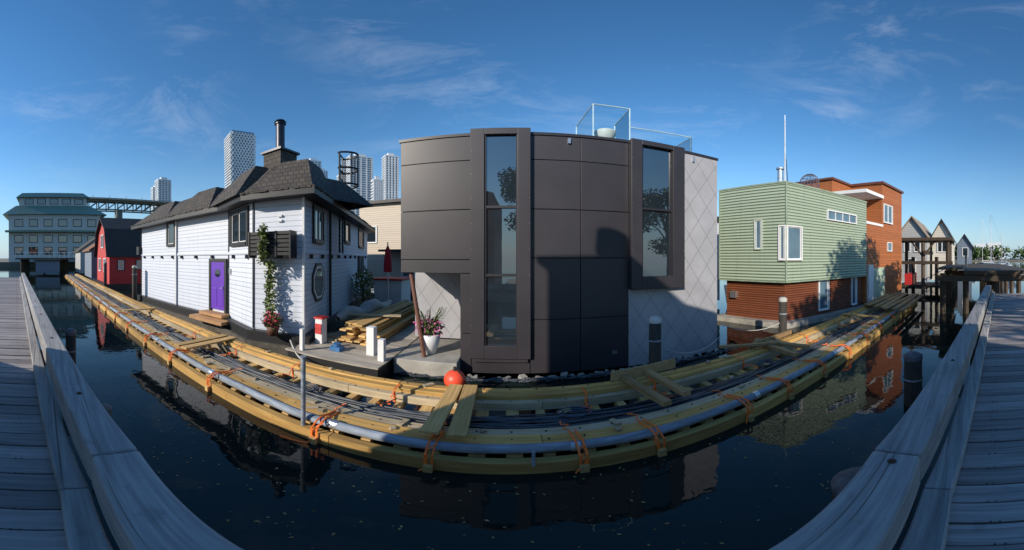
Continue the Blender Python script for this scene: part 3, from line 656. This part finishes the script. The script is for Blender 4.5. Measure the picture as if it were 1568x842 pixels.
g.box(15,34,.04,.16,3.0,3.06); g.done('handrail',P,TG)
def boat(x,y,L_,w,rot,mast=0,name='motor_boat',hull=WP):
    P=E(name); g=G(); v=[];N=9
    for k in range(N):
        t_=k/(N-1); ww=w*min(1,math.sin(math.pi*(.25+.75*t_))**.6+.001); xx=-L_/2+L_*t_; zz=.9+.25*t_
        v+=[(xx,-ww,zz),(xx,-ww*.7,.1),(xx,ww*.7,.1),(xx,ww,zz)]
    f=[(4*k+j,4*k+4+j,4*k+5+j,4*k+1+j) for k in range(N-1) for j in range(3)]+[(4*k,4*k+3,4*k+7,4*k+4) for k in range(N-1)]+[(0,1,2,3)]
    g.add(v,f); a=g.done('hull',P,hull)
    g=G(); g.add([(-L_*.3,-w*.65,.95),(L_*.18,-w*.6,1),(L_*.18,w*.6,1),(-L_*.3,w*.65,.95),(-L_*.28,-w*.55,1.7),(L_*.05,-w*.5,1.7),(L_*.05,w*.5,1.7),(-L_*.28,w*.55,1.7)],BF); g.done('cabin',P,GL)
    g=G(); g.box(-L_*.3,L_*.08,-w*.6,w*.6,1.7,1.78)
    if mast: g.cyl((.3,0,1),(.3,0,mast),.06,.04,6); g.cyl((.3,0,2.2),(-L_*.35,0,2.1),.05,seg=6); g.path([(.3,0,mast),(L_*.48,0,1.1)],.015,3); g.path([(.3,0,mast),(-L_*.48,0,1.0)],.015,3)
    g.done('roof_and_mast',P,WP); P.location=(x,y,0); P.rotation_euler=(0,0,rot)
boat(40,-3.6,8,1.5,.4,0,'motor_boat',plain('navy_hull',(.03,.06,.14),.3)); boat(60,-5,9,1.6,.9,12,'sailboat'); boat(75,-4,9,1.6,2.2,13,'sailboat'); boat(85,-10,9,1.6,.2,11,'sailboat'); boat(55,1,8,1.5,1.0,0,'motor_boat')
# ---------------------------------------------------------------- far left
P=E('red_gambrel_house'); x0,x1=-32.5,-26.3; y0,y1=5.9,15
g=G(); xm=(x0+x1)/2
prof=[(x0,.5),(x1,.5),(x1,3.3),(x1-.9,5.6),(xm,6.9),(x0+.9,5.6),(x0,3.3)]
g.add([(a,y0,z) for a,z in prof],[tuple(range(7))]); g.add([(a,y1,z) for a,z in prof],[tuple(range(7))[::-1]])
g.box(x0,x1,y0+.01,y1-.01,.5,3.3); g.done('walls',P,RED)
g=G()
for a,b in (((x1+.25,3.1),(x1-.8,5.7)),((x1-.8,5.7),(xm,7.05)),((xm,7.05),(x0+.8,5.7)),((x0+.8,5.7),(x0-.25,3.1))):
    g.add([(a[0],y0-.35,a[1]),(b[0],y0-.35,b[1]),(b[0],y1,b[1]),(a[0],y1,a[1]),(a[0],y0-.35,a[1]-.14),(b[0],y0-.35,b[1]-.14),(b[0],y1,b[1]-.14),(a[0],y1,a[1]-.14)],BF)
g.done('gambrel_roof',P,plain('black_roof',(.03,.03,.033),.8,0,.3))
windows(P,(x0,y0),(x1,y0),[(1.2,2.2,1.6,2.8,2,1),(3.8,4.8,1.6,2.8,2,1),(2.5,3.6,4,5.2,2,1)],fw=.08,frame=WP); windows(P,(x1,y0),(x1,y1),[(.8,1.4,1.8,2.7,1,1),(2.6,3.2,1.9,2.7,1,1)],fw=.06,frame=BLK)
g=G(); g.box(x0-.4,x1+.4,y0-.4,y1,-.3,.5); g.done('float',P,BLK)
gable('blue_grey_cottage',-42,-36,5.8,12,.4,4.0,6.0,'x',BLUS,plain('rust_roof',(.25,.11,.05),.8),[(.8,1.6,1.5,2.8,1,1)])
gable('blue_grey_cottage',-56,-48,5.9,12,.4,4.2,6.4,'x',GREYS,SHG)
P=E('market_hall'); GR=plain('grey_green_metal_roof',(.16,.24,.19),.5); WHB=siding('pale_cladding',(.5,.49,.46),.6,.05,.05)
g=G(); g.box(-125,-98,-12,19,1.6,17.5); g.done('walls',P,WHB)
g=G(); g.add([(-97,-14,17.5),(-97,21,17.5),(-126,21,17.5),(-126,-14,17.5),(-103,-10,21.5),(-103,16,21.5),(-120,16,21.5),(-120,-10,21.5)],[(0,1,5,4),(1,2,6,5),(2,3,7,6),(3,0,4,7)]); g.add([(-103,-10,24.6),(-103,16,24.6),(-120,16,24.6),(-120,-10,24.6),(-106,-8,26.8),(-106,14,26.8),(-117,14,26.8),(-117,-8,26.8)],[(0,1,5,4),(1,2,6,5),(2,3,7,6),(3,0,4,7),(4,5,6,7)])
g.box(-98,-96,-13,20,11.5,12.1);g.done('roof',P,GR)
g=G(); g.box(-119,-104,-9,15,21.4,24.6); g.done('clerestory_wall',P,WHB)
wl=[]
for k in range(6):
    for z in (4.2,8.2,13.6): wl.append((1.8+k*4.9,4.4+k*4.9,z,z+2.2,3,1))
windows(P,(-98,19),(-98,-12),wl,frame=WP,fw=.2)
windows(P,(-104,15),(-104,-9),[(1.5+k*4.4,4.2+k*4.4,22.3,24.0,2,1) for k in range(5)],frame=WP,fw=.2,name='clerestory')
P=E('pier_walkway'); g=G(); g.box(-96,-60,-6,14,2.6,2.9)
for x in range(-94,-60,5):
    for y in (-5,0,5,10,13): g.cyl((x,y,-1),(x,y,2.6),.25,seg=7)
g.done('deck',P,TD); g=G()
for y in range(-6,15,1): g.box(-60.1,-60,y,y+.08,2.9,4)
g.box(-60.12,-59.98,-6,14,4,4.1); g.done('railing',P,WP)
P=E('moored_boats_shed'); g=G(); g.box(-58,-50,-1.5,2.6,.4,2.4); g.done('walls',P,BLUS); g=G(); g.box(-58.3,-49.7,-1.8,2.9,2.4,2.6); g.done('roof',P,BLK)
# bridge seen over the red house roof: runs across the view, far away
P=E('steel_truss_bridge'); g=G(); BY0,BY1=10,190
for x in (-214,-206):
    g.box(x,x+1,BY0,BY1,44,45); g.box(x,x+1,BY0,BY1,37.5,38.4)
    y=BY0
    while y<BY1: g.box(x,x+.8,y,y+.7,38.4,44); g.cyl((x+.5,y,38.4),(x+.5,y+7,44),.4,seg=5); y+=7
for y in range(BY0,BY1,42): g.box(-214,-206,y,y+4,0,37.5)
g.done('truss',P,plain('bridge_steel',(.12,.14,.13),.7,bmp=0)); g=G(); g.box(-217,-203,BY0,BY1,45,46.2)
for y in range(BY0,BY1,12): g.cyl((-203.2,y,46.2),(-203.2,y,48),.2,seg=5)
g.done('road_deck',P,CONC)
# ---------------------------------------------------------------- towers
def tower(az,dist,top,w,dep,style=0,name='apartment_tower',col=CITYG):
    P=E(name); th=az; cx=dist*math.sin(th); cy=dist*math.cos(th)
    g=G(); g.box(-w/2,w/2,0,dep,0,top); a=g.done('glass_body',P,col)
    g=G(); z=4
    while z<top:
        if style==0: g.box(-w/2-.8,w/2+.8,-.9,dep+.8,z,z+1.1)
        z+=3.3
    if style==0:
        for k in range(5): x=-w/2+w*k/4; g.box(x-.9,x+.9,-1.1,.2,0,top)
        g.box(-w/2-1,w/2+1,-1.2,dep,top,top+1.5); g.box(-w/4,w/4,2,dep-3,top+1.5,top+6)
    else:
        nf=int(top/4.2); 
        for k in range(nf):
            z=k*4.2; ex=.5+2.2*k/nf
            g.box(-w/2-ex,w/2+ex,-1.6,dep+ex,z,z+1.3)
            for j in range(8):
                x=-w/2+w*(j+.5*(k%2))/7.5; g.box(x-1.1,x+1.1,-1.8,.5,z+.8,z+4.2)
            for j in range(5):
                y=dep*(j+.5*(k%2))/4.5; g.box(w/2-.5,w/2+ex,y-.8,y+.8,z+.8,z+4.2)
    g.done('balconies_and_slabs',P,CITYW); P.location=(cx,cy,0); P.rotation_euler=(0,0,-th+.35)
def azp(px): return (px-775)/450
def topz(py,d): return 2.9+d*math.tan((395-py)/450)
for px,py,d,w,st in ((372,201,420,34,1),(252,276,500,22,0),(240,288,540,14,0),(461,250,420,18,0),(481,247,460,22,0),(553,241,400,32,0),(600,240,380,17,0),(579,277,300,9,0),(530,268,520,22,0),(700,300,400,30,0),(640,290,420,20,0),(495,262,560,16,0)):
    tower(azp(px),d,topz(py,d),w,w*.8,st,'white_patterned_tower' if st else 'apartment_tower')
# distant trees
T=E('shoreline_trees'); g=G()
rnd=random.Random(3)
for k in range(60):
    y=rnd.uniform(-120,60); x=265+rnd.uniform(0,25); leaves(g,(x,y,7+rnd.uniform(-1,2)),(6,6,7),60,1.8,100+k)
for k in range(50):
    x=rnd.uniform(-250,250); leaves(g,(x,124+rnd.uniform(0,15),6),(7,6,6),50,1.6,300+k)
for k in range(16):
    leaves(g,(-100+rnd.uniform(-3,3),28+k*5,6),(3.5,3.5,5),70,1.1,400+k)
g.done('foliage',T,LEAF)
g=G()
for k in range(14): th=azp(1462+k*5); d=600; g.box(d*math.sin(th)-8,d*math.sin(th)+8,d*math.cos(th)-14,d*math.cos(th)+14,0,15+rnd.uniform(0,22))
g.done('distant_city_blocks',None,CITYW)
# ---------------------------------------------------------------- behind the camera : neighbour house and trees (cast the shadows seen)
H=E('neighbour_floating_house'); g=G(); g.box(-6.3,-4.25,-10,-3.5,.4,8.4); g.prism([(-4.25,-10),(-1.3,-10),(-1.3,-3.5),(-4.25,-3.5)],.4,6.5)
g.add([(-4.25,-10,6.5),(-1.3,-10,6.5),(-1.3,-3.5,6.5),(-4.25,-3.5,6.5),(-4.25,-10,7.8),(-1.3,-10,6.8),(-1.3,-3.5,6.8),(-4.25,-3.5,7.8)],BF); g.done('walls',H,CEDAR)
g=G(); g.box(-6.5,-4.2,-10.1,-3.4,8.4,8.55); g.done('roof',H,SHD)
g=G(); g.box(-5.2,-4.7,-4.2,-3.7,8.5,8.9); g.cyl((-4.95,-3.95,8.85),(-4.95,-3.95,9.35),.4,.36); g.done('chimney',H,SHD)
windows(H,(-1.3,-3.5),(-5.8,-3.5),[(.6,1.6,3.6,5,2,1),(2.2,3.0,3.6,5,2,1),(1.2,2.4,1.2,2.8,2,1)],frame=WP)
def tree(x,y,h,cr,seed,nl=5200,name='maple_tree'):
    T=E(name); rnd=random.Random(seed); g=G(); g.path([(x,y,.5),(x+.1,y,h*.25),(x-.1,y+.1,h*.55),(x,y,h*.8)],[.28,.22,.15,.06],8); L_=G()
    for k in range(16):
        a=rnd.uniform(0,6.28); z=h*rnd.uniform(.35,.92); rr=cr*rnd.uniform(.35,1)*(1-.55*abs(z/h-.6)/.4); e=Vector((x+rr*math.cos(a),y+rr*math.sin(a),z+rnd.uniform(0,1)))
        s=Vector((x,y,z*.75)); g.path([s,s.lerp(e,.5)+Vector((0,0,.3)),e],[.09,.05,.02],5)
        leaves(L_,e,(cr*.42,cr*.42,cr*.32),nl//16,.15,seed*50+k)
    g.done('trunk_and_limbs',T,BARK); L_.done('crown',T,LEAF)
tree(5.6,-7.5,10.5,3.0,11); tree(1.2,-11.5,13.5,2.8,12); tree(7.2,-6,9.3,2.4,13,3600); tree(11.5,-7,9.2,2.4,14,3600)
g=G(); g.box(-1,17,-14,-5,-.5,.9); g.done('planted_float_bank',None,CONC)
# fallen leaves on water
g=G(); rnd=random.Random(9)
for k in range(800):
    if rnd.random()<.6: x=rnd.gauss(-3,4.5); y=rnd.uniform(.7,3.1)
    else: x=rnd.uniform(-14,14); y=rnd.uniform(.3,3.1)
    a=rnd.uniform(0,6.28); s=rnd.uniform(.007,.026); g.add([(x+s*math.cos(a),y+s*math.sin(a),.006),(x-s*.6*math.sin(a),y+s*.6*math.cos(a),.008),(x-s*math.cos(a),y-s*math.sin(a),.006),(x+s*.6*math.sin(a),y-s*.6*math.cos(a),.008)],[(0,1,2,3)])
g.done('fallen_leaves',None,FALL)
# ---------------------------------------------------------------- light
SAZ=R(215); SEL=R(24)
w=bpy.data.worlds.new('World'); sc.world=w; w.use_nodes=True; nt=w.node_tree; bg=nt.nodes['Background']
sky=nd(nt,'ShaderNodeTexSky',sky_type='NISHITA'); sky.sun_disc=False; sky.sun_elevation=SEL; sky.sun_rotation=SAZ; sky.air_density=1.2; sky.dust_density=.1; sky.ozone_density=4
hs=nd(nt,'ShaderNodeHueSaturation'); hs.inputs['Saturation'].default_value=1.2; hs.inputs['Value'].default_value=1.1; nt.links.new(sky.outputs[0],hs.inputs['Color'])
tc=nd(nt,'ShaderNodeTexCoord'); sx_=nd(nt,'ShaderNodeSeparateXYZ'); nt.links.new(tc.outputs['Generated'],sx_.inputs[0])
hz=math_(nt,'MULTIPLY',math_(nt,'POWER',math_(nt,'SUBTRACT',1,ramp(nt,sx_.outputs[2],0,.42)),1.8),.8)
base=mixc(nt,hz,hs.outputs[0],(2.3,3.75,5.3))
mp=nd(nt,'ShaderNodeMapping'); mp.inputs['Scale'].default_value=(1.0,1.8,4.5); mp.inputs['Rotation'].default_value=(.25,.45,.4)
nt.links.new(tc.outputs['Generated'],mp.inputs[0]); n=noi(nt,mp.outputs[0],1.5,10,.68); n.node.inputs['Distortion'].default_value=.5
mp2=nd(nt,'ShaderNodeMapping'); mp2.inputs['Location'].default_value=(3,1,0); nt.links.new(tc.outputs['Generated'],mp2.inputs[0]); nb=noi(nt,mp2.outputs[0],1.8,2)
f=math_(nt,'MULTIPLY',math_(nt,'MULTIPLY',ramp(nt,n,.5,.85),ramp(nt,nb,.42,.62)),.4)
c=mixc(nt,f,base,(5.5,6,6.8)); nt.links.new(c,bg.inputs[0]); bg.inputs[1].default_value=.15
sl=bpy.data.lights.new('sun','SUN'); sl.energy=5; sl.angle=R(.5); sl.color=(1,.9,.76); so=bpy.data.objects.new('sun',sl); link(so)
d=Vector((-math.sin(SAZ)*math.cos(SEL),-math.cos(SAZ)*math.cos(SEL),-math.sin(SEL))); so.rotation_euler=d.to_track_quat('-Z','Y').to_euler(); so.location=(-10,-15,20)
sc.view_settings.view_transform='Standard'; sc.view_settings.look='None'; sc.view_settings.exposure=0
# ---------------------------------------------------------------- camera : 200 degree panorama, like the photograph
cd=bpy.data.cameras.new('camera'); cam=bpy.data.objects.new('camera',cd); link(cam); sc.camera=cam
cam.location=(0,0,2.9); cam.rotation_euler=(R(90),0,-9/450)
cd.clip_end=4000; cd.clip_start=.05; cd.type='PANO'; cd.lens=14
tgt=cd if hasattr(cd,'panorama_type') else cd.cycles
tgt.panorama_type='EQUIRECTANGULAR'
tgt.longitude_min=-784/450; tgt.longitude_max=784/450; tgt.latitude_min=-447/450; tgt.latitude_max=395/450
